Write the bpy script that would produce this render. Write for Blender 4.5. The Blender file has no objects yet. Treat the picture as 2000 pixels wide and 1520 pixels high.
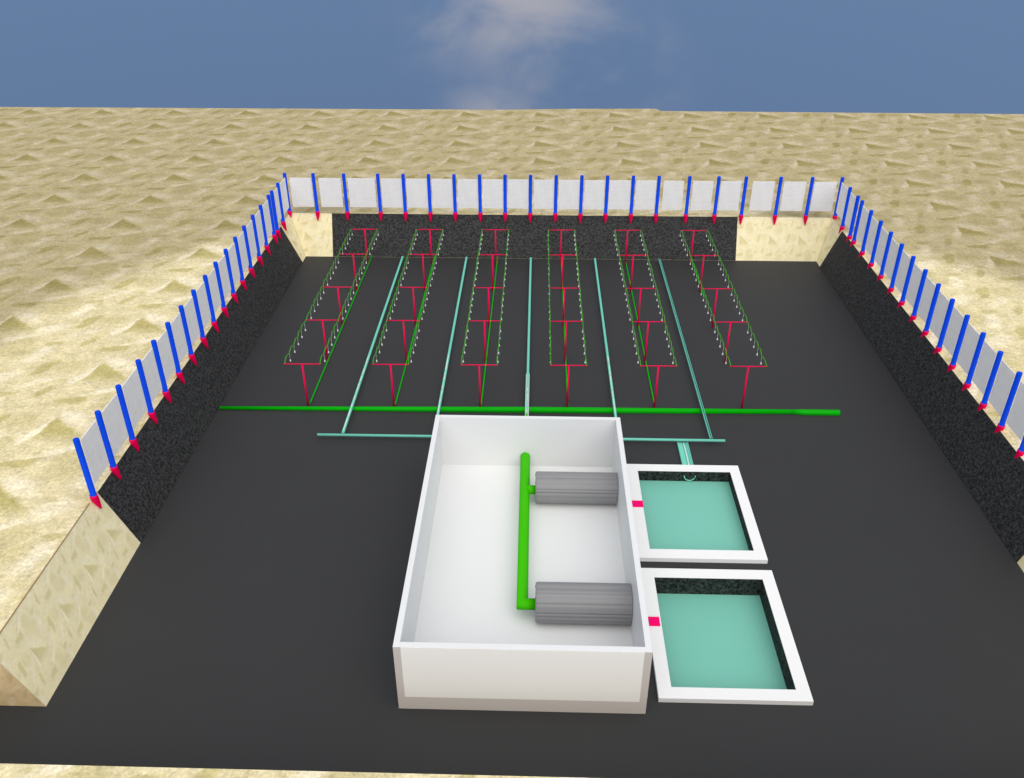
import bpy, math, random
from mathutils import Vector, Matrix
random.seed(7)
S = 2.0                       # metres per layout unit
scene = bpy.context.scene
col = scene.collection
ORD = ['first','second','third','fourth','fifth','sixth','seventh','eighth','ninth','tenth','eleventh','twelfth',
       'thirteenth','fourteenth','fifteenth','sixteenth','seventeenth','eighteenth','nineteenth','twentieth','twenty-first']

# ------------------------------------------------------------------ helpers
def tag(o, label=None, cat=None, group=None, kind=None):
    if label: o['label'] = label
    if cat: o['category'] = cat
    if group: o['group'] = group
    if kind: o['kind'] = kind
    return o

def empty(name, loc=(0, 0, 0)):
    o = bpy.data.objects.new(name, None)
    col.objects.link(o)
    o.location = Vector(loc) * S
    o.empty_display_size = 0.2
    return o

class MB:
    """collects faces in layout units; build() links them as one mesh object"""
    def __init__(self, org=(0, 0, 0)):
        self.v = []; self.f = []; self.uv = []; self.sm = []; self.o = Vector(org)
    def face(self, pts, uvs=None, smooth=False):
        b = len(self.v)
        self.v += [tuple((Vector(p) - self.o) * S) for p in pts]
        self.f.append(tuple(range(b, b + len(pts))))
        self.uv.append(uvs or [(p[0] * S, p[1] * S) for p in pts])
        self.sm.append(smooth)
    def box(self, x0, x1, y0, y1, z0, z1):
        P = [(x0,y0,z0),(x1,y0,z0),(x1,y1,z0),(x0,y1,z0),(x0,y0,z1),(x1,y0,z1),(x1,y1,z1),(x0,y1,z1)]
        for q in ((3,2,1,0),(4,5,6,7),(0,1,5,4),(1,2,6,5),(2,3,7,6),(3,0,4,7)):
            self.face([P[i] for i in q])
    def shared(self, verts, faces, smooth=True):
        b = len(self.v)
        self.v += [tuple((Vector(p) - self.o) * S) for p in verts]
        for f in faces:
            self.f.append(tuple(b + i for i in f))
            self.uv.append([(0, 0)] * len(f))
            self.sm.append(smooth if len(f) < 5 else False)
    def tube(self, pts, rad, n=10, caps=True):
        pts = [Vector(p) for p in pts]
        if not hasattr(rad, '__len__'): rad = [rad] * len(pts)
        vs = []; fs = []
        for i, p in enumerate(pts):
            if i == 0: d = pts[1] - p
            elif i == len(pts) - 1: d = p - pts[i - 1]
            else: d = (pts[i + 1] - p).normalized() + (p - pts[i - 1]).normalized()
            d.normalize()
            up = Vector((0, 0, 1)) if abs(d.z) < .95 else Vector((1, 0, 0))
            a = d.cross(up).normalized(); b = a.cross(d)
            mv = None
            if 0 < i < len(pts) - 1:
                d1 = (p - pts[i - 1]).normalized(); d2 = (pts[i + 1] - p).normalized()
                if d1.dot(d2) < .9: mv = (d2 - d1).normalized(); ms = 1 / max(.5, d.dot(d1)) - 1
            for k in range(n):
                t = 2 * math.pi * k / n
                q = (a * math.cos(t) + b * math.sin(t)) * rad[i]
                if mv is not None: q = q + mv * q.dot(mv) * ms
                vs.append(p + q)
        for i in range(len(pts) - 1):
            for k in range(n):
                k2 = (k + 1) % n
                fs.append((i*n + k, i*n + k2, (i+1)*n + k2, (i+1)*n + k))
        if caps:
            fs.append(tuple(range(n))[::-1]); fs.append(tuple((len(pts)-1)*n + k for k in range(n)))
        self.shared(vs, fs)
    def build(self, name, mat, parent=None, loc=None, bevel=0):
        me = bpy.data.meshes.new(name)
        me.from_pydata(self.v, [], self.f)
        ul = me.uv_layers.new(name='UVMap')
        i = 0
        for uvs in self.uv:
            for c in uvs:
                ul.data[i].uv = c; i += 1
        for p, s in zip(me.polygons, self.sm): p.use_smooth = s
        me.materials.append(mat)
        me.update()
        o = bpy.data.objects.new(name, me)
        col.objects.link(o)
        if parent is not None: o.parent = parent
        elif loc is None: o.location = self.o * S
        if loc is not None: o.location = Vector(loc) * S
        if bevel:
            w = o.modifiers.new('weld', 'WELD'); w.merge_threshold = .0005
            m = o.modifiers.new('bevel', 'BEVEL'); m.width = bevel; m.segments = 2; m.limit_method = 'ANGLE'
        return o

def copy_tree(o, parent=None):
    c = o.copy(); col.objects.link(c)
    if parent is not None: c.parent = parent
    for ch in list(o.children): copy_tree(ch, c)
    return c

# ------------------------------------------------------------------ materials
class NT:
    def __init__(self, mat):
        self.t = mat.node_tree; self.n = self.t.nodes; self.l = self.t.links
    def new(self, typ, **kw):
        n = self.n.new(typ)
        for k, v in kw.items(): setattr(n, k, v)
        return n
    def put(self, sock, v):
        if isinstance(v, bpy.types.NodeSocket): self.l.new(v, sock)
        elif v is not None: sock.default_value = v
    def m(self, op, a, b=None, c=None):
        n = self.new('ShaderNodeMath', operation=op)
        self.put(n.inputs[0], a)
        if b is not None: self.put(n.inputs[1], b)
        if c is not None: self.put(n.inputs[2], c)
        return n.outputs[0]
    def ss(self, x, lo, hi, a=0., b=1.):
        n = self.new('ShaderNodeMapRange', interpolation_type='SMOOTHSTEP')
        self.put(n.inputs[0], x)
        for i, v in enumerate((lo, hi, a, b)): n.inputs[1 + i].default_value = v
        return n.outputs[0]
    def mix(self, f, a, b, blend='MIX'):
        n = self.new('ShaderNodeMix', data_type='RGBA', blend_type=blend)
        self.put(n.inputs[0], f)
        self.put(n.inputs[6], a if isinstance(a, bpy.types.NodeSocket) else (*a, 1))
        self.put(n.inputs[7], b if isinstance(b, bpy.types.NodeSocket) else (*b, 1))
        return n.outputs[2]
    def noise(self, vec, scale, detail=3, rough=.5, dim='3D', w=None, dist=0):
        n = self.new('ShaderNodeTexNoise', noise_dimensions=dim)
        if vec is not None: self.put(n.inputs['Vector'], vec)
        n.inputs['Scale'].default_value = scale; n.inputs['Detail'].default_value = detail
        n.inputs['Roughness'].default_value = rough; n.inputs['Distortion'].default_value = dist
        if w is not None: self.put(n.inputs['W'], w)
        return n.outputs[0]

def base_mat(name, color, rough=.5, spec=.5):
    m = bpy.data.materials.new(name); m.use_nodes = True
    b = m.node_tree.nodes['Principled BSDF']
    b.inputs['Base Color'].default_value = (*color, 1)
    b.inputs['Roughness'].default_value = rough
    b.inputs['Specular IOR Level'].default_value = spec
    return m, NT(m), b

def painted(name, color, rough=.45, spec=.4, var=.06, scale=6, bump=.0):
    m, t, b = base_mat(name, color, rough, spec)
    tc = t.new('ShaderNodeTexCoord')
    n = t.noise(tc.outputs['Object'], scale, 4, .6)
    f = t.m('MULTIPLY_ADD', n, 2 * var, 1 - var)
    v = t.new('ShaderNodeVectorMath', operation='SCALE')
    v.inputs[0].default_value = color
    t.l.new(f, v.inputs['Scale'])
    t.l.new(v.outputs[0], b.inputs['Base Color'])
    if bump:
        bp = t.new('ShaderNodeBump'); bp.inputs['Strength'].default_value = bump; bp.inputs['Distance'].default_value = .01
        t.l.new(n, bp.inputs['Height']); t.l.new(bp.outputs[0], b.inputs['Normal'])
    return m

def sand(name, light_pool=True, mk=1.,  base=(.70,.605,.365), dark=(.475,.405,.16), light=(.86,.77,.565), grain=.50, bumpd=.03):
    m, t, b = base_mat(name, base, .95, .1)
    tc = t.new('ShaderNodeTexCoord')
    ob = tc.outputs['Object']
    sep0 = t.new('ShaderNodeSeparateXYZ'); t.l.new(tc.outputs['UV'], sep0.inputs[0])
    # wind-blown ripple pattern that repeats over the UV tile
    def torus(scale, seedw, det=3):
        ax = t.m('MULTIPLY', sep0.outputs[0], 2 * math.pi); ay = t.m('MULTIPLY', sep0.outputs[1], 2 * math.pi)
        cx = t.new('ShaderNodeCombineXYZ')
        t.l.new(t.m('COSINE', ax), cx.inputs[0]); t.l.new(t.m('SINE', ax), cx.inputs[1]); t.l.new(t.m('COSINE', ay), cx.inputs[2])
        w = t.m('ADD', t.m('SINE', ay), seedw)
        return t.noise(cx.outputs[0], scale, det, .5, '4D', w)
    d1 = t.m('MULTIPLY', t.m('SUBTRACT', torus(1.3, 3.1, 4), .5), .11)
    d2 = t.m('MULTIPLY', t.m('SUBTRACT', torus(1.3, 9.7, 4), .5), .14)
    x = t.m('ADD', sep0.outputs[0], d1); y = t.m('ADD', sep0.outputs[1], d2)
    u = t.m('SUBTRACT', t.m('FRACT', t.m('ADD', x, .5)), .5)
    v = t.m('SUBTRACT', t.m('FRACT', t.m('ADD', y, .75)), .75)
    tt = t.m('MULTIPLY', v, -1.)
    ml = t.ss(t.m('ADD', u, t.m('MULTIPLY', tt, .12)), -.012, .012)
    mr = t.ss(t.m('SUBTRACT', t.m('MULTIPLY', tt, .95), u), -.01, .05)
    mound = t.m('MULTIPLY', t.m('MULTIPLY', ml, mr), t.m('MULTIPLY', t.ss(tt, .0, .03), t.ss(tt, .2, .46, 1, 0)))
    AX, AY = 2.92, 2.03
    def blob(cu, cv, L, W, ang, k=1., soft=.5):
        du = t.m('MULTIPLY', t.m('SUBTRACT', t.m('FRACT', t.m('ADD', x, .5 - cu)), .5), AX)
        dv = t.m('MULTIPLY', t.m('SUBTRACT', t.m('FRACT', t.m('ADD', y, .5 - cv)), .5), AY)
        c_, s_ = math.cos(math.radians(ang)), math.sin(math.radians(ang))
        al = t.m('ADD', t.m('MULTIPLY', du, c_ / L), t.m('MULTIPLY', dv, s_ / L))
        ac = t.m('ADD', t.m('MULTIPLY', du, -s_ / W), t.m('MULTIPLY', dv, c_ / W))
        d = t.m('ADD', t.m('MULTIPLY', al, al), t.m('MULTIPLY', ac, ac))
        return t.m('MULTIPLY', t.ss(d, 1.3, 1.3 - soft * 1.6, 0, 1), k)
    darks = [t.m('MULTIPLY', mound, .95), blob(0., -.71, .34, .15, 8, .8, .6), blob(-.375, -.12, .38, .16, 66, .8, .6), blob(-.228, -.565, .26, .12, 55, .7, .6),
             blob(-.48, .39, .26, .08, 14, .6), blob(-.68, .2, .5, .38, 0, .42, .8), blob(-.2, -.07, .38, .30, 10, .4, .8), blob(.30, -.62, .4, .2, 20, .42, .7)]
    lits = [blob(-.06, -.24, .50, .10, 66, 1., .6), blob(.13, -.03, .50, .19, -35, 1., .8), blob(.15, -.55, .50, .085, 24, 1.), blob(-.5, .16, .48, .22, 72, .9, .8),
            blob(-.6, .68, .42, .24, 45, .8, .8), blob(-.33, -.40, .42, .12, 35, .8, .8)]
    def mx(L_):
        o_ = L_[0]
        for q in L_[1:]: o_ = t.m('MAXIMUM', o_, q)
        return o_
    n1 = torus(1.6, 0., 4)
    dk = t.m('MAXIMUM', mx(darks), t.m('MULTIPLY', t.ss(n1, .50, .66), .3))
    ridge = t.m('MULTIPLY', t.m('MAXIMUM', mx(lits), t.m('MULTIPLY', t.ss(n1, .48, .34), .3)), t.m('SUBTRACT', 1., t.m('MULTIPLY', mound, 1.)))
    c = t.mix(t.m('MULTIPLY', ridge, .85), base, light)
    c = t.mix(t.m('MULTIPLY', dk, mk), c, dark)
    g1 = t.m('ADD', t.m('MULTIPLY_ADD', t.m('SUBTRACT', t.noise(ob, 7.5, 3, .85), .5), 1.7, .5), t.m('MULTIPLY', t.m('SUBTRACT', t.noise(ob, 2.6, 2, .7), .5), .7)); g2 = t.noise(ob, 1.3, 3, .5)
    if light_pool:
        # pool of light round the pit painted in: sand colour dims beyond it
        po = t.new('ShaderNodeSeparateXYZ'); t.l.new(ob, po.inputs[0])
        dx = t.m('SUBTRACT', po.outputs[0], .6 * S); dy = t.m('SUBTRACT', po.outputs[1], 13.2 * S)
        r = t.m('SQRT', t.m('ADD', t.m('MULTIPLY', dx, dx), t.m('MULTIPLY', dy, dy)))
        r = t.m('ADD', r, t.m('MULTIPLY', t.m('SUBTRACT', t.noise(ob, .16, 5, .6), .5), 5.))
        pool_dim = t.ss(r, 11.9 * S, 13.3 * S)
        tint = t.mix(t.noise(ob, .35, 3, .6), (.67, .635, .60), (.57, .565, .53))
        c = t.mix(pool_dim, c, t.mix(1.0, c, tint, 'MULTIPLY'))
    gr = t.m('ADD', t.m('MULTIPLY', t.m('SUBTRACT', g1, .5), grain * 1.6), t.m('MULTIPLY', t.m('SUBTRACT', g2, .5), .12))
    sc = t.new('ShaderNodeVectorMath', operation='SCALE')
    t.l.new(c, sc.inputs[0]); t.l.new(t.m('ADD', gr, 1.), sc.inputs['Scale'])
    t.l.new(sc.outputs[0], b.inputs['Base Color'])
    hgt = t.m('ADD', t.m('MULTIPLY', g1, .08), t.m('SUBTRACT', ridge, dk))
    bp = t.new('ShaderNodeBump'); bp.inputs['Strength'].default_value = .35; bp.inputs['Distance'].default_value = bumpd
    t.l.new(hgt, bp.inputs['Height']); t.l.new(bp.outputs[0], b.inputs['Normal'])
    return m

def rough_liner(name, lo=.012, hi=.058, scale=11, tint=(1, 1, 1)):
    m, t, b = base_mat(name, (.04,) * 3, .8, .25)
    tc = t.new('ShaderNodeTexCoord'); ob = tc.outputs['Object']
    n = t.noise(ob, scale, 2.5, .6, dist=.6)
    g = t.ss(n, .36, .68, lo, hi)
    v = t.new('ShaderNodeVectorMath', operation='SCALE'); v.inputs[0].default_value = tint
    t.l.new(g, v.inputs['Scale']); t.l.new(v.outputs[0], b.inputs['Base Color'])
    bp = t.new('ShaderNodeBump'); bp.inputs['Strength'].default_value = .8; bp.inputs['Distance'].default_value = .05
    t.l.new(n, bp.inputs['Height']); t.l.new(bp.outputs[0], b.inputs['Normal'])
    return m

def mesh_cloth(name):
    m, t, b = base_mat(name, (.62, .63, .65), .7, .2)
    tc = t.new('ShaderNodeTexCoord'); uv = tc.outputs['UV']
    w1 = t.new('ShaderNodeTexWave', bands_direction='X'); w2 = t.new('ShaderNodeTexWave', bands_direction='Y')
    for w in (w1, w2):
        w.inputs['Scale'].default_value = 4.2; w.inputs['Distortion'].default_value = .2; t.l.new(uv, w.inputs['Vector'])
    k = t.m('MULTIPLY', t.m('MINIMUM', w1.outputs[1], w2.outputs[1]), 1.)
    n = t.noise(tc.outputs['Object'], 3, 3)
    f = t.m('ADD', t.m('MULTIPLY', t.ss(k, .02, .3), .2), t.m('MULTIPLY_ADD', n, .10, .83))
    v = t.new('ShaderNodeVectorMath', operation='SCALE'); v.inputs[0].default_value = (1.0, .99, .985)
    t.l.new(f, v.inputs['Scale']); t.l.new(v.outputs[0], b.inputs['Base Color'])
    bp = t.new('ShaderNodeBump'); bp.inputs['Strength'].default_value = .3; bp.inputs['Distance'].default_value = .01
    t.l.new(k, bp.inputs['Height']); t.l.new(bp.outputs[0], b.inputs['Normal'])
    tr = t.new('ShaderNodeBsdfTranslucent'); t.l.new(v.outputs[0], tr.inputs[0])
    mxs = t.new('ShaderNodeMixShader'); mxs.inputs[0].default_value = .3
    t.l.new(b.outputs[0], mxs.inputs[1]); t.l.new(tr.outputs[0], mxs.inputs[2])
    t.l.new(mxs.outputs[0], t.n['Material Output'].inputs[0])
    return m

M = dict(
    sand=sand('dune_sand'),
    wallsand=sand('cut_sand', light_pool=False, mk=.75, base=(.86,.765,.48), dark=(.62,.54,.25), light=(.88,.80,.56), grain=.10, bumpd=.012),
    shadesand=sand('shaded_sand', light_pool=False, mk=.6, base=(.70,.54,.31), dark=(.50,.38,.18), light=(.78,.63,.40), grain=.16, bumpd=.012),  # same sand browned: shade on the trench faces put into the colour
    floor=painted('pond_liner_black', (.0325, .0328, .0335), .6, .2, .06, .35),
    liner=rough_liner('rough_liner_black'),
    basin=rough_liner('basin_liner_black', .003, .06, 10, (.75, 1.0, .9)),
    cloth=mesh_cloth('windbreak_mesh'),
    blue=painted('blue_paint', (.0, .058, .68), .6, .08, .05),
    pink=painted('crimson_paint', (.80, .0, .075), .6, .08, .05),
    magenta=painted('magenta_paint', (.9, .0, .15), .6, .08, .04),
    green=painted('green_pipe', (.0, .36, .001), .55, .1, .05),
    lime=painted('bright_green_pipe', (.045, .47, .0), .55, .08, .04),
    vine=painted('green_hose', (.05, .29, .015), .6, .1, .12, 8),
    teal=painted('teal_pipe', (.17, .58, .46), .5, .12, .05, 5),
    tealdark=painted('teal_channel_bed', (.03, .20, .17), .5, .3, .1, 5),
    water=painted('teal_water', (.18, .49, .40), .3, .15, .035, .25),
    white=painted('white_plastic', (.725, .73, .735), .45, .3, .015, 1.5),
    rim=painted('pool_rim_white', (.80, .80, .80), .5, .3, .02, 2),
    panel=painted('cream_panel', (.93, .915, .875), .4, .3, .015, .6),
    border=painted('cream_border', (.62, .575, .53), .45, .3, .02, .8),
    nozzle=painted('white_nozzle', (.74, .76, .74), .4, .4, .03),
    grey=painted('grey_metal', (.235, .235, .242), .5, .3, .05, 2),
    darkport=painted('dark_port', (.05, .05, .055), .5, .4, .05),
    brown=painted('brown_edging', (.33, .22, .12), .8, .2, .2, 3),
)

# ------------------------------------------------------------------ setting
H = 1.067
XL, XR, YN, YC, YF = -6.61, 7.97, 6.22, 7.85, 23.5
XLT, XRT, YFT = -7.083, 8.39, 24.13
BX, TX = 40., 16.
g = MB()
def plate(pts):
    g.face([(x, y, H) for x, y in pts], [((x + .04) / 2.92, (y - 13.39) / 2.03) for x, y in pts])
far = [(BX, 35.75), (18.96, 35.86), (4.93, 36.01), (4.745, 36.37), (1.5, 36.3), (-1.436, 36.06), (-21.9, 36.05), (-BX, 36.05)]
plate([(-BX, YFT), (XLT, YFT), (XRT, YFT), (BX, YFT)] + far)
plate([(-BX, YC), (-TX, YC), (XLT, YC), (XLT, YFT), (-BX, YFT)])
plate([(XRT, YC), (TX, YC), (BX, YC), (BX, YFT), (XRT, YFT)])
plate([(-BX, -14), (BX, -14), (BX, YN), (TX, YN), (-TX, YN), (-BX, YN)])
plate([(-BX, YN), (-TX, YN), (-TX, YC), (-BX, YC)])
plate([(TX, YN), (BX, YN), (BX, YC), (TX, YC)])
ring = far + [(-BX, -14), (BX, -14)]
for a, b in zip(ring, ring[1:] + ring[:1]):
    g.face([(*b, H), (*a, H), (*a, H - 1.5), (*b, H - 1.5)])
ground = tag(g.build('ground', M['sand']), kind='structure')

w = MB()
K = .83
w.face([(XL,YC,0),(XLT,YC,H),(XLT,YFT,H),(XL,YF,0)], [(YC/K,-.95),(YC/K,.65),(YFT/K,.65),(YF/K,-.95)])
w.face([(XR,YC,0),(XR,YF,0),(XRT,YFT,H),(XRT,YC,H)], [(YC/K,-.95),(YF/K,-.95),(YFT/K,.65),(YC/K,.65)])
w.face([(XL,YF,0),(XLT,YFT,H),(XRT,YFT,H),(XR,YF,0)], [(XL/K,-.95),(XLT/K,.65),(XRT/K,.65),(XR/K,-.95)])
tag(w.build('pit_walls', M['wallsand']), kind='structure')
w = MB()
w.face([(-TX,YC,0),(-TX,YC,H),(XLT,YC,H),(XL,YC,0)], [(-TX/K,-.95),(-TX/K,.65),(XLT/K,.65),(XL/K,-.95)])
w.face([(TX,YC,0),(XR,YC,0),(XRT,YC,H),(TX,YC,H)], [(TX/K,-.95),(XR/K,-.95),(XRT/K,.65),(TX/K,.65)])
w.face([(-TX,YN,0),(TX,YN,0),(TX,YN,H),(-TX,YN,H)], [(-TX/K,-.95),(TX/K,-.95),(TX/K,.65),(-TX/K,.65)])
for x in (-TX, TX):
    w.face([(x,YN,0),(x,YN,H),(x,YC,H),(x,YC,0)], [(YN/K,-.95),(YN/K,.65),(YC/K,.65),(YC/K,-.95)])
tag(w.build('trench_walls', M['shadesand']), kind='structure')

fl = MB()
def fq(x0, x1, y0, y1): fl.face([(x0,y0,0),(x1,y0,0),(x1,y1,0),(x0,y1,0)])
fq(-TX, TX, YN, YC)
gx = [XL, 1.965, 3.683, XR]; gy = [YC, 8.345, 10.51, 11.18, 13.343, YF]
for i in range(3):
    for j in range(5):
        if i == 1 and j in (1, 3): continue
        fq(gx[i], gx[i+1], gy[j], gy[j+1])
tag(fl.build('pit_floor', M['floor']), kind='structure')

# rough black sheets lying on the slopes
def slope_sheet(a, b, c, d, nrm, label):
    mb = MB(a); n = Vector(nrm).normalized()
    nu, nv = 60, 8
    A, B, C_, D = map(Vector, (a, b, c, d))
    top = {}
    vs = []
    for i in range(nu + 1):
        for j in range(nv + 1):
            s, t = i / nu, j / nv
            p = (A.lerp(B, s)).lerp(D.lerp(C_, s), t)
            e = 0 if i in (0, nu) or j in (0, nv) else random.uniform(0, .006)
            vs.append(p + n * (.014 + e))
    fs = [(i*(nv+1)+j, (i+1)*(nv+1)+j, (i+1)*(nv+1)+j+1, i*(nv+1)+j+1) for i in range(nu) for j in range(nv)]
    mb.shared(vs, fs)
    P = [A, B, C_, D]
    for k in range(4):
        p, q = P[k], P[(k+1) % 4]
        mb.face([p, q, q + n*.014, p + n*.014])
    return tag(mb.build('slope_liner', M['liner']), label, 'liner', 'black liners on the pit slopes')
def lw(y, z): return (XL + (XLT - XL) * z / H, y, z)
def rw(y, z): return (XR + (XRT - XR) * z / H, y, z)
def bw(x, z): return (x, YF + (YFT - YF) * z / H, z)
slope_sheet(lw(11.19, .004), lw(23.05, .004), lw(23.05, H), lw(11.19, H), (H, 0, XL - XLT), 'rough black liner sheet covering the left slope of the pit')
slope_sheet(rw(11.1, .004), rw(11.1, H), rw(23.1, H), rw(23.1, .004), (-H, 0, XRT - XR), 'rough black liner sheet covering the right slope of the pit')
slope_sheet(bw(-5.82, .004), bw(-5.87, H), bw(5.73, H), bw(5.69, .004), (0, -H, YFT - YF), 'wide rough black liner sheet on the rear slope under the far fence')

e = MB((XLT, 9, H))
e.box(XLT - .012, XLT + .004, YC, 10.9, H, H + .01)
tag(e.build('edging_strip', M['brown']), 'thin brown edging strip along the bare sand crest at near left', 'edging')

# ------------------------------------------------------------------ fence
def make_post():
    r = empty('fence_post')
    p = MB()
    p.tube([(0,0,.02),(0,0,.10),(0,0,.101),(0,0,1.18),(0,0,1.19)], [.054,.054,.0485,.0485,.043], 16)
    p.build('pole', M['blue'], r)
    c = MB()
    c.tube([(0,0,.10),(0,0,.055),(.012,0,.0),(.040,0,-.10),(.058,0,-.165),(.062,0,-.18)], [.062,.064,.058,.034,.016,.004], 16)
    c.build('cone_foot', M['pink'], r)
    return r
post0 = make_post(); first = [True]
def place_post(x, y, rz, label, group, z=H, sc=1.):
    o = post0 if first[0] else copy_tree(post0)
    first[0] = False
    o.location = Vector((x, y, z)) * S; o.rotation_euler = (0, 0, rz)
    return tag(o, label, 'fence post', group)
rear_x = [-7.068,-6.265,-5.404,-4.447,-3.734,-3.02,-2.306,-1.59,-.88,-.168,.548,1.262,1.974,2.692,3.404,4.25,5.054,5.808,6.762,7.627,8.444]
YR = 24.06
for i, x in enumerate(rear_x):
    if i == 0: lb = 'blue post on crimson cone at the far left corner of the fence'
    elif i == 20: lb = 'blue post on crimson cone at the far right corner of the fence'
    else: lb = 'blue post on crimson cone in the rear fence, %s from its left corner' % ORD[i]
    place_post(x, YR, -math.pi / 2, lb, 'blue posts of the rear fence')
left_y = [11.0,11.777,12.588,13.456,14.188,14.91,15.641,16.376,17.11,17.822,18.553,19.282,20.008,20.75,21.467,22.235,22.57,23.208]
XF = -7.04
for i, y in enumerate(left_y):
    lb = 'blue post on crimson cone along the left crest, %s from the near end' % ORD[i]
    if i == 0: lb = 'nearest blue post on crimson cone at the end of the left fence'
    place_post(XF, y, 0, lb, 'blue posts of the left fence')
right_y = [23.228,22.545,22.19,21.458,20.725,19.998,19.261,18.53,17.801,17.073,16.341,15.62,14.89,14.164,13.427,12.65]
XG = 8.41
for i, y in enumerate(right_y):
    place_post(XG, y, math.pi, 'blue post on crimson cone along the right crest, %s from the rear corner post' % ORD[i], 'blue posts of the right fence')

def panel(x0, y0, x1, y1, z0, z1, label, group):
    a = Vector((x0, y0, 0)); b = Vector((x1, y1, 0)); d = b - a; L = d.length; d.normalize(); n = Vector((-d.y, d.x, 0))
    c = (a + b) / 2
    mb = MB((c.x, c.y, z0))
    NX, NZ, T = 8, 8, .007
    ph = random.uniform(0, 6)
    def P(i, j, s):
        q = a.lerp(b, i / NX); k = math.sin(i * 1.3 + ph + j * .5) * .004 * math.sin(math.pi * i / NX)
        return q + n * (s * T + k) + Vector((0, 0, z0 + (z1 - z0) * j / NZ))
    for s in (-1, 1):
        vs = [P(i, j, s) for i in range(NX + 1) for j in range(NZ + 1)]
        for i in range(NX):
            for j in range(NZ):
                q = [P(i, j, s), P(i+1, j, s), P(i+1, j+1, s), P(i, j+1, s)]
                uv = [(L*i/NX*S, (z1-z0)*j/NZ*S), (L*(i+1)/NX*S, (z1-z0)*j/NZ*S), (L*(i+1)/NX*S, (z1-z0)*(j+1)/NZ*S), (L*i/NX*S, (z1-z0)*(j+1)/NZ*S)]
                if s > 0: q.reverse(); uv.reverse()
                mb.face(q, uv)
    for i in range(NX):
        for j in (0, NZ): mb.face([P(i,j,-1), P(i+1,j,-1), P(i+1,j,1), P(i,j,1)])
    for j in range(NZ):
        for i in (0, NX): mb.face([P(i,j,-1), P(i,j+1,-1), P(i,j+1,1), P(i,j,1)])
    return tag(mb.build('mesh_panel', M['cloth']), label, 'mesh panel', group)
pr = [(-6.949,-6.337),(-6.129,-5.505),(-5.31,-4.544),(-4.375,-3.779),(-3.662,-3.067),(-2.944,-2.362),(-2.22,-1.652),(-1.516,-.93),(-.796,-.223),(-.074,.51),
      (.626,1.21),(1.344,1.911),(2.036,2.632),(2.772,3.347),(3.546,4.107),(4.355,4.923),(5.126,5.699),(6.009,6.62),(6.867,7.482),(7.703,8.317)]
for i, (a, b) in enumerate(pr):
    lb = 'pale grey mesh panel in the rear fence, %s from the left corner post' % ORD[i]
    if i == 2: lb = 'widest pale grey mesh panel of the rear fence, third from the left corner post'
    panel(a, YR + .01, b, YR + .01, 1.283, 2.125, lb, 'mesh panels of the rear fence')
k = 0
ly = left_y + [YR]
for i in range(len(ly) - 1):
    if i == 15: continue
    panel(XF, ly[i] + .12, XF, ly[i+1] - .11, 1.298, 2.168, 'grey mesh panel in the left fence, %s from the near end' % ORD[k], 'mesh panels of the left fence'); k += 1
k = 0
ry = [YR] + right_y
for i in range(len(ry) - 1):
    if i == 2: continue
    panel(XG, ry[i+1] + .11, XG, ry[i] - .12, 1.29, 2.16, 'grey mesh panel in the right fence, %s from the rear corner post' % ORD[k], 'mesh panels of the right fence'); k += 1

# ------------------------------------------------------------------ red T supports, hoses and row pipes
row_x = [-4.735, -2.927, -1.117, .703, 2.527, 4.350]
t_y = [15.508, 17.475, 19.215, 21.235, 22.99]
ROWN = ['leftmost row', 'second row from the left', 'third row from the left', 'fourth row from the left', 'fifth row from the left', 'rightmost row']
TN = ['nearest', 'second nearest', 'middle', 'second farthest', 'farthest']
def make_t():
    r = empty('support_frame')
    u = MB(); u.tube([(0,0,0),(0,0,1.03)], [.0225,.0155], 10); u.build('upright', M['pink'], r)
    c = MB(); c.tube([(-.378,0,1.037),(.378,0,1.037)], .0105, 10); c.build('crossbar', M['pink'], r)
    return r
t0 = make_t(); ft = True
def ty(row, j): return t_y[j] + .0148 * (row_x[row] + 4.735)
for r_ in range(6):
    for j in range(5):
        o = t0 if ft else copy_tree(t0); ft = False
        o.location = Vector((row_x[r_], ty(r_, j), 0)) * S
        o.rotation_euler = (0, 0, .02)
        tag(o, 'red T-shaped support, %s in the %s' % (TN[j], ROWN[r_]), 'support', 'red T supports in six rows')

heads = [15.926,16.307,16.642,16.971,17.3,17.886,18.242,18.58,18.914,19.243,19.687,20.064,20.397,20.738,21.059,21.632,22.007,22.342,22.67,23.006]
ZB = 1.05; DROP = .165
sp_mesh = None
hose_mesh = None
def make_sprinkler(parent):
    mb = MB()
    mb.tube([(0,0,0),(0,0,-.05),(0,0,-DROP+.02)], [.0035,.003,.003], 6)
    mb.tube([(0,0,-DROP+.045),(0,0,-DROP+.012),(0,0,-DROP-.008)], [.004,.012,.021], 10)
    return mb.build('sprinkler', M['nozzle'], parent)
def make_hose():
    r = empty('drip_hose')
    ys = []; base = 15.56
    knots = []
    for b in range(4):
        y0, y1 = t_y[b], t_y[b+1]
        hs = heads[b*5:b*5+5]
        pts = [y0] + [h for h in hs if h < y1 - .06]
        for i, a in enumerate(pts):
            c = pts[i+1] if i + 1 < len(pts) else y1
            knots.append((a, c, .055 if (c - a) > .2 else .02))
    path = []
    for a, c, amp in knots:
        n = 7
        for i in range(n):
            s = i / n
            path.append((math.sin((a + s) * 5) * .006, a + (c - a) * s, ZB - .012 + amp * math.sin(math.pi * s)))
    path.append((0, t_y[-1], ZB - .012))
    mb = MB((0, base, ZB))
    mb.tube(path, .0105, 7)
    mb.build('hose', M['vine'], r)
    sp = None
    for i, h in enumerate(heads):
        if sp is None: s_ = sp = make_sprinkler(r)
        else:
            s_ = sp.copy(); col.objects.link(s_); s_.parent = r
        s_.location = Vector((0, h - base, -.02)) * S
    return r, base
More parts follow.
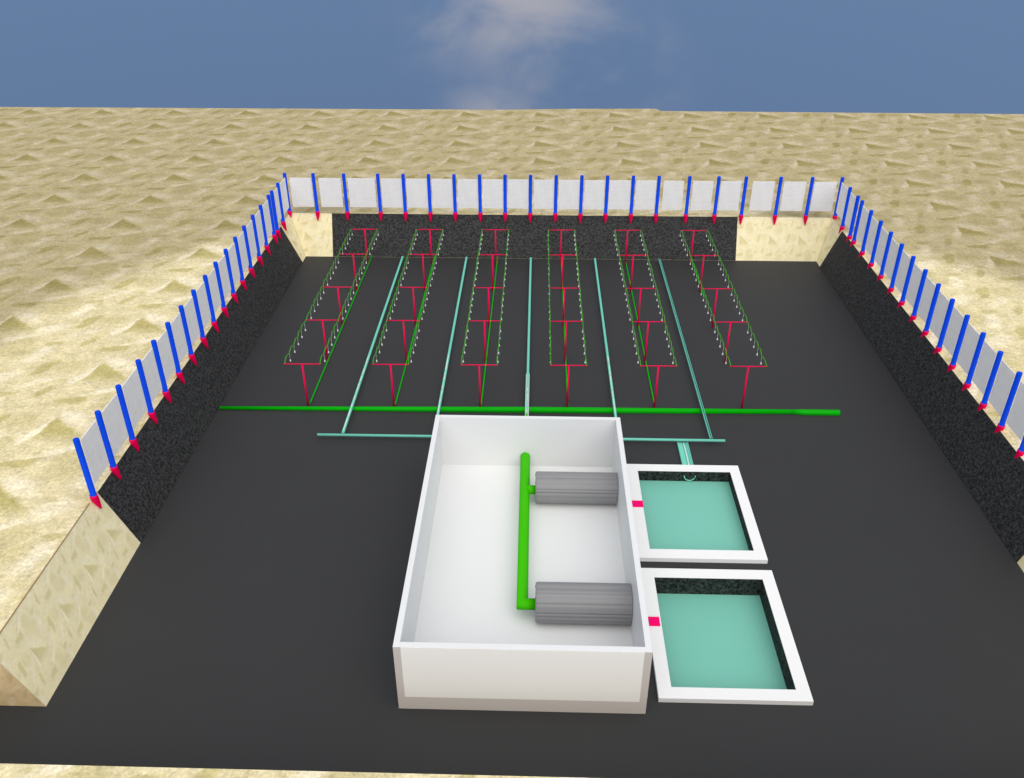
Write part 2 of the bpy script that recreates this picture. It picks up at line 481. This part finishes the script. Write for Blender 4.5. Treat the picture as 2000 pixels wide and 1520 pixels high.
h0, hbase = make_hose(); fh = True
for r_ in range(6):
    for side in (-1, 1):
        o = h0 if fh else copy_tree(h0); fh = False
        o.location = Vector((row_x[r_] + side * .362, hbase + .0148 * (row_x[r_] + 4.735) + .0, ZB)) * S
        tag(o, 'green sprinkler hose on the %s side of the %s' % ('left' if side < 0 else 'right', ROWN[r_]),
            'hose', 'green sprinkler hoses over the rows')
for r_ in range(6):
    y0, y1 = (15.62, 23.52) if r_ < 5 else (21.03, 23.52)
    x = row_x[r_] + (.012 if r_ != 5 else .06)
    mb = MB((x, y0, .02))
    mb.tube([(x + .005, y0, .02), (x + .02, y1 - .03, .02), (x + .02, y1 + .02, .06)], .0145, 8)
    lb = 'thin green floor pipe running along the feet of the %s' % ROWN[r_]
    if r_ == 5: lb = 'short green floor pipe at the far end of the rightmost row'
    tag(mb.build('row_pipe', M['green']), lb, 'pipe', 'thin green pipes along the rows')

# green header across the pit
r = empty('header_pipe', (0, 15.5, 0))
def hy(x): return 15.368 + (x + 6.55) * .0135
mb = MB((0, 15.5, 0))
mb.tube([(-6.56, hy(-6.56), .03), (-3, hy(-3), .03), (0, hy(0), .03), (5.35, hy(5.35), .03)], [.034, .053, .068, .052], 18)
mb.build('pipe_run', M['green'], r)
mb = MB((0, 15.5, 0))
mb.tube([(5.35, hy(5.35), .03), (5.62, hy(5.5) - .02, .03), (6.31, hy(5.5) - .02, .03), (6.335, hy(5.5) - .02, .03)], [.0525, .066, .068, .062], 18)
mb.build('end_sleeve', M['green'], r)
tag(r, 'long green header pipe crossing the pit behind the white box', 'pipe')

# teal drain lines
ZT = .115
LT = ['leftmost', 'second from the left', 'central', 'second from the right', 'rightmost']
lat_x = [-3.775, -1.957, -.134, 1.678, 3.498]
for i, x in enumerate(lat_x):
    r = empty('drain_line', (x, 19, 0))
    y0, y1 = 14.36, 23.26
    mb = MB((x, 19, 0))
    # open half-pipe, thicker walled
    n = 12; R1, R2 = .030, .021
    amt = 1.0 if i == 4 else .55
    a0 = math.pi / 2 + amt * .55; a1 = math.pi / 2 - amt * .55 + 2 * math.pi
    prof = [(R1 * math.cos(a0 + (a1 - a0) * k / n), R1 * math.sin(a0 + (a1 - a0) * k / n)) for k in range(n + 1)]
    prof += [(R2 * math.cos(a1 - (a1 - a0) * k / n), R2 * math.sin(a1 - (a1 - a0) * k / n)) for k in range(n + 1)]
    vs = [(x + px, y, ZT + pz) for y in (y0, y1) for px, pz in prof]
    m_ = len(prof)
    fs = [(k, (k + 1) % m_, m_ + (k + 1) % m_, m_ + k) for k in range(m_)]
    mb.shared(vs, fs, True)
    mb.build('half_pipe', M['teal'], r)
    bed = MB((x, 19, 0))
    if i == 4:
        bed.box(x - .010, x + .010, y0 + .01, y1 - .01, ZT - .018, ZT + .008)
        bed.build('dark_bed', M['tealdark'], r)
    else:
        bed.box(x - .015, x + .015, y0 + .01, y1 - .01, ZT + .0, ZT + .024)
        bed.build('cover_strip', M['teal'], r)
        seam = MB((x, 19, 0))
        yy = y0 + .1; lim = 17.6 if i != 2 else 16.2
        L_ = []
        while yy < lim:
            c = random.uniform(-.004, .004); wd = random.choice((.0025, .009, .011, .003))
            L_.append((x + c, yy, wd)); yy += random.uniform(.04, .11)
        for (xa, ya, wa), (xb, yb, wb) in zip(L_, L_[1:]):
            seam.face([(xa - wa, ya, ZT + .026), (xa + wa, ya, ZT + .026), (xb + wb, yb, ZT + .026), (xb - wb, yb, ZT + .026)])
        seam.build('white_seam', M['nozzle'], r)
    if i == 2:
        sl = MB((x, 19, 0))
        for sx in (-.037, .026):
            sl.box(x + sx, x + sx + .011, 13.6, 16.75, ZT - .02, ZT + .034)
        sl.build('white_sleeve', M['white'], r)
    tag(r, 'teal open drain line on the black floor, %s of five' % LT[i], 'drain pipe', 'teal drain lines between the rows')
r = empty('collector_pipe', (0, 14.29, 0))
mb = MB((0, 14.29, 0)); mb.tube([(-4.275, 14.34, .10), (3.762, 14.34, .10)], .027, 12); mb.build('pipe_run', M['teal'], r)
tag(r, 'teal collector pipe passing crosswise behind the white box', 'drain pipe')
r = empty('outfall_pipe', (2.93, 14, 0))
mb = MB((2.93, 14, 0)); mb.box(2.834, 3.043, 13.552, 14.36, .004, .030); mb.build('channel_bed', M['teal'], r)
mb = MB((2.93, 14, 0)); mb.box(2.934, 2.941, 13.552, 14.355, .030, .034); mb.build('channel_rib', M['tealdark'], r)
mb = MB((2.93, 14, 0)); mb.box(2.992, 2.999, 13.552, 14.355, .030, .034); mb.build('channel_rib', M['tealdark'], r)
for xa in (2.834, 3.031):
    mb = MB((2.93, 14, 0)); mb.box(xa, xa + .012, 13.552, 14.355, .030, .052); mb.build('side_lip', M['teal'], r)
mb = MB((2.93, 14, 0))
y = 14.34; px_ = None
while y > 13.56:
    dx = random.uniform(-.006, .006)
    if px_ is not None:
        mb.face([(px_, y + .05, .036), (dx + 2.955, y, .036), (dx + 2.968, y, .036), (px_ + .013, y + .05, .036)])
    px_ = 2.955 + dx; y -= .05
mb.build('white_seam', M['nozzle'], r)
mb = MB((2.93, 14, 0))
R_ = .105; pts = [(2.945 + R_ * math.cos(a), 13.335, -.02 + R_ * math.sin(a)) for a in [math.pi + k * math.pi / 14 for k in range(15)]]
mb.tube(pts, .011, 8); mb.build('mouth_ring', M['teal'], r)
tag(r, 'short thick teal outfall pipe entering the farther pool', 'drain pipe')

# ------------------------------------------------------------------ white box tank
X0, X1, Y0, Y1, ZTOP, TH = -1.78, 1.573, 7.95, 13.44, 1.2, .085
r = empty('equipment_tank', (0, 10.7, 0))
O = (0, 10.7, 0)
def part(name, mat, *b, par=r, org=O, bevel=0):
    mb = MB(org); mb.box(*b); return mb.build(name, mat, par, bevel=bevel)
part('side_wall', M['white'], X0, X0 + TH, Y0, Y1, 0, ZTOP, bevel=.006)
part('side_wall', M['white'], X1 - TH, X1, Y0, Y1, 0, ZTOP, bevel=.006)
part('rear_wall', M['white'], X0 + TH, X1 - TH, Y1 - TH, Y1, 0, ZTOP)
part('front_wall', M['white'], X0 + TH, X1 - TH, Y0, Y0 + TH, 0, ZTOP)
part('floor_slab', M['white'], X0 + TH, X1 - TH, Y0 + TH, Y1 - TH, .0, .14)
mb = MB(O)
e_ = .0018
mb.box(X0 + .002, X0 + .1, Y0 - e_, Y0 + .0, .004, ZTOP - .004)
mb.box(X1 - .1, X1 - .002, Y0 - e_, Y0 + .0, .004, ZTOP - .004)
mb.box(X0 + .1, X1 - .1, Y0 - e_, Y0 + .0, .004, .243)
mb.build('front_border', M['border'], r)
part('front_panel', M['panel'], X0 + .1, X1 - .1, Y0 - .003, Y0, .243, ZTOP - .004)
tag(r, 'long white open-topped rectangular tank with cream front panel', 'tank')

def drum(yc, zc, R, xa, xb, label):
    t = empty('ribbed_drum', ((xa + xb) / 2, yc, zc - R))
    org = ((xa + xb) / 2, yc, zc - R)
    mb = MB(org); n = 192; ribs = 17
    amps = [random.uniform(.012, .032) for _ in range(ribs)]
    ph = random.uniform(0, 6.28)
    def rad(k):
        a = 2 * math.pi * k / n + ph; q = (a + .11 * math.sin(5 * a) + .05 * math.sin(11 * a)) / (2 * math.pi) * ribs
        i = int(q) % ribs; s = q - int(q)
        return R - amps[i] * (1 - math.sin(math.pi * s) ** .45)
    xs = [(xa, .93), (xa + .008, .97), (xa + .03, 1.0), (xa + .08, 1.0), (xb - .02, 1.0), (xb - .004, .995), (xb, .985)]
    vs = []; fs = []
    for x, f in xs:
        for k in range(n):
            a = 2 * math.pi * k / n; q = rad(k) * f * .97 * (abs(math.cos(a)) ** 2.5 + abs(math.sin(a)) ** 2.5) ** (-1 / 2.5)
            vs.append((x, yc + q * math.cos(a), zc + q * math.sin(a)))
    for i in range(len(xs) - 1):
        for k in range(n):
            k2 = (k + 1) % n
            fs.append((i*n + k, (i+1)*n + k, (i+1)*n + k2, i*n + k2))
    fs.append(tuple(range(n))); fs.append(tuple((len(xs)-1)*n + k for k in range(n))[::-1])
    mb.shared(vs, fs)
    mb.build('drum_body', M['grey'], t)
    for a in (.9, 2.1):
        pt = MB(org)
        c = (yc + R * .80 * math.cos(a), zc + R * .80 * math.sin(a))
        pt.tube([(xa - .006, c[0], c[1]), (xa + .015, c[0], c[1])], .014, 10)
        pt.build('bolt', M['darkport'], t)
    return tag(t, label, 'drum', 'ribbed grey drums in the white tank')
drum(12.36, .415, .270, .052, 1.484, 'farther grey ribbed drum lying in the white tank')
drum(9.56, .43, .290, .068, 1.484, 'nearer and larger grey ribbed drum lying in the white tank')

r2 = empty('supply_pipe', (-.13, 11.5, .38)); O2 = (-.13, 11.5, .38)
mb = MB(O2)
mb.tube([(-.142, 13.352, .36), (-.14, 13.30, .375), (-.135, 12.3, .395), (-.127, 9.548, .40), (.075, 9.548, .40)], [.089, .090, .0905, .0855, .0855], 22)
mb.build('main_run', M['lime'], r2)
mb = MB(O2); mb.tube([(-.12, 12.30, .40), (.06, 12.30, .40)], .082, 18); mb.build('branch', M['lime'], r2)
mb = MB(O2); mb.tube([(-.142, 13.445, .33), (-.142, 14.0, .27), (-.142, 15.30, .10), (-.142, 15.46, .09)], .027, 10); mb.build('outside_run', M['lime'], r2)
tag(r2, 'bright green supply pipe feeding both drums inside the white tank', 'pipe')

# ------------------------------------------------------------------ pools
def pool(x0, x1, y0, y1, ix0, ix1, iy0, iy1, label, wz=-.15):
    org = ((x0 + x1) / 2, (y0 + y1) / 2, 0)
    t = empty('settling_pool', org)
    mb = MB(org); zt = .08
    mb.box(x0, x1, y0, iy0, .0, zt); mb.box(x0, x1, iy1, y1, .0, zt)
    mb.box(x0, ix0, iy0, iy1, .0, zt); mb.box(ix1, x1, iy0, iy1, .0, zt)
    mb.build('rim', M['rim'], t)
    b = MB(org); d = .002; zb = -.9
    a0, a1, b0, b1 = ix0 - d, ix1 + d, iy0 - d, iy1 + d
    zz = -.004
    b.face([(a0,b0,zb),(a1,b0,zb),(a1,b1,zb),(a0,b1,zb)])
    b.face([(a0,b1,zb),(a1,b1,zb),(a1,b1,zz),(a0,b1,zz)])
    b.face([(a0,b0,zb),(a0,b0,zz),(a1,b0,zz),(a1,b0,zb)])
    b.face([(a0,b0,zb),(a0,b1,zb),(a0,b1,zz),(a0,b0,zz)])
    b.face([(a1,b0,zb),(a1,b0,zz),(a1,b1,zz),(a1,b1,zb)])
    # the rim's inner faces are lined black as well
    b.box(ix0, ix1, iy1 - .006, iy1 - .001, -.01, zt - .006); b.box(ix1 - .006, ix1 - .001, iy0, iy1 - .006, -.01, zt - .006)
    b.build('basin', M['basin'], t)
    w = MB(org)
    n = 12
    for i in range(n):
        for j in range(n):
            xa, xb = a0 + (a1-a0)*i/n, a0 + (a1-a0)*(i+1)/n; ya, yb = b0 + (b1-b0)*j/n, b0 + (b1-b0)*(j+1)/n
            w.face([(xa,ya,wz),(xb,ya,wz),(xb,yb,wz),(xa,yb,wz)])
    w.build('water', M['water'], t)
    return tag(t, label, 'pool', 'white rimmed pools beside the tank')
pool(1.752, 3.866, 10.96, 13.55, 1.965, 3.683, 11.18, 13.343, 'farther white-rimmed square pool of teal water beside the tank')
pool(1.771, 3.874, 8.15, 10.72, 1.965, 3.683, 8.345, 10.51, 'nearer white-rimmed square pool of teal water beside the tank', -.275)
def channel(x0, x1, y0, y1, label, zin):
    org = ((x0 + x1) / 2, (y0 + y1) / 2, .09)
    t = empty('overflow_channel', org)
    mb = MB(org); mb.box(x0, x1, y0, y1, .081, .098); mb.build('channel_bed', M['magenta'], t)
    mb = MB(org); yc = (y0 + y1) / 2
    mb.tube([(1.483, yc - .1, zin), (1.4885, yc - .1, zin)], .035, 12); mb.build('wall_port', M['magenta'], t)
    return tag(t, label, 'overflow', 'pink overflow channels between tank and pools')
channel(1.776, 1.967, 12.265, 12.43, 'narrower pink overflow strip on the rim of the farther pool', .20)
channel(1.776, 1.940, 9.465, 9.64, 'squarish pink overflow strip on the rim of the nearer pool', .20)

# ------------------------------------------------------------------ camera
cam = bpy.data.cameras.new('Camera'); co = bpy.data.objects.new('Camera', cam); col.objects.link(co)
cam.sensor_width = 36; cam.lens = 36 * 1723.68 / 2000; cam.clip_start = .1; cam.clip_end = 2000
yaw, pit, rol = -2.88398673e-02, 5.49138628e-01, -1.42561148e-03
fwd = Vector((math.sin(yaw) * math.cos(pit), math.cos(yaw) * math.cos(pit), -math.sin(pit)))
r0 = Vector((math.cos(yaw), -math.sin(yaw), 0)); u0 = r0.cross(fwd)
rt = r0 * math.cos(rol) + u0 * math.sin(rol); up = -r0 * math.sin(rol) + u0 * math.cos(rol)
mat = Matrix((rt, up, -fwd)).transposed().to_4x4(); mat.translation = Vector((0, 0, 10)) * S
co.matrix_world = mat
scene.camera = co

# ------------------------------------------------------------------ light
SUN_EL, SUN_AZ = math.radians(57), math.radians(166)     # azimuth clockwise from +Y: behind the camera, a little left
sd = bpy.data.lights.new('Sun', 'SUN'); sd.energy = 1.62; sd.angle = math.radians(85); sd.color = (1, .955, .86)
so = bpy.data.objects.new('Sun', sd); col.objects.link(so)
dv = Vector((math.sin(SUN_AZ) * math.cos(SUN_EL), math.cos(SUN_AZ) * math.cos(SUN_EL), math.sin(SUN_EL)))
so.rotation_euler = dv.to_track_quat('Z', 'Y').to_euler()
wd = bpy.data.worlds.new('World'); scene.world = wd; wd.use_nodes = True
t = NT(wd)
bg = t.n['Background']
tc = t.new('ShaderNodeTexCoord'); sx = t.new('ShaderNodeSeparateXYZ'); t.l.new(tc.outputs['Generated'], sx.inputs[0])
# the site is a raised plateau: the sky carries on past its far edge, below eye level
zz = t.m('ADD', t.m('ABSOLUTE', sx.outputs[2]), .55)
cb = t.new('ShaderNodeCombineXYZ'); t.l.new(sx.outputs[0], cb.inputs[0]); t.l.new(sx.outputs[1], cb.inputs[1]); t.l.new(zz, cb.inputs[2])
nv = t.new('ShaderNodeVectorMath', operation='NORMALIZE'); t.l.new(cb.outputs[0], nv.inputs[0])
sky = t.new('ShaderNodeTexSky', sky_type='NISHITA'); sky.sun_disc = False
sky.sun_elevation = SUN_EL; sky.sun_rotation = SUN_AZ; sky.air_density = 1.; sky.dust_density = 1.5; sky.ozone_density = 1.5
t.l.new(nv.outputs[0], sky.inputs[0])
mp = t.new('ShaderNodeMapping'); mp.inputs['Scale'].default_value = (1, 1, 1.6); t.l.new(tc.outputs['Generated'], mp.inputs[0])
n1 = t.noise(mp.outputs[0], 5.0, 6, .55, dist=.3)
def bump_at(az, el, ra, re):
    # soft cloud bank centred on a compass bearing / elevation
    c = Vector((math.sin(az) * math.cos(el), math.cos(az) * math.cos(el), math.sin(el)))
    a = t.m('DIVIDE', t.m('SUBTRACT', sx.outputs[0], c.x), ra); b = t.m('DIVIDE', t.m('SUBTRACT', sx.outputs[2], c.z), re)
    d = t.m('SQRT', t.m('ADD', t.m('MULTIPLY', a, a), t.m('MULTIPLY', b, b)))
    return t.m('MULTIPLY', t.ss(d, 0., 1., 1, 0), t.ss(sx.outputs[1], 0, .3))
bank = t.m('MAXIMUM', bump_at(math.radians(-1.3), math.radians(-8.2), .17, .10), bump_at(math.radians(2.5), math.radians(-11.5), .15, .08))
bank = t.m('MAXIMUM', bank, t.m('MULTIPLY', bump_at(math.radians(-1.5), math.radians(-14), .12, .05), .8))
cl = t.m('MULTIPLY', t.ss(n1, .37, .60), bank)
hi = t.m('MULTIPLY', t.ss(n1, .45, .75), t.ss(sx.outputs[2], .0, .4))
cl = t.m('MAXIMUM', t.m('MULTIPLY', cl, .62), t.m('MULTIPLY', hi, .35))
skyc = t.mix(1.0, sky.outputs[0], (.64, .655, .645), 'MULTIPLY')
cc = t.mix(cl, skyc, (2.65, 2.45, 2.45))
# upper sky whitened and brightened as added fill light, out of view
cc = t.mix(t.m('MULTIPLY', t.ss(sx.outputs[2], .08, .55), .6), cc, (3.95, 4.0, 4.1))
t.l.new(cc, bg.inputs[0]); bg.inputs[1].default_value = .15

vs_ = scene.view_settings
vs_.view_transform = 'Standard'; vs_.look = 'None'; vs_.gamma = 1; vs_.exposure = .45
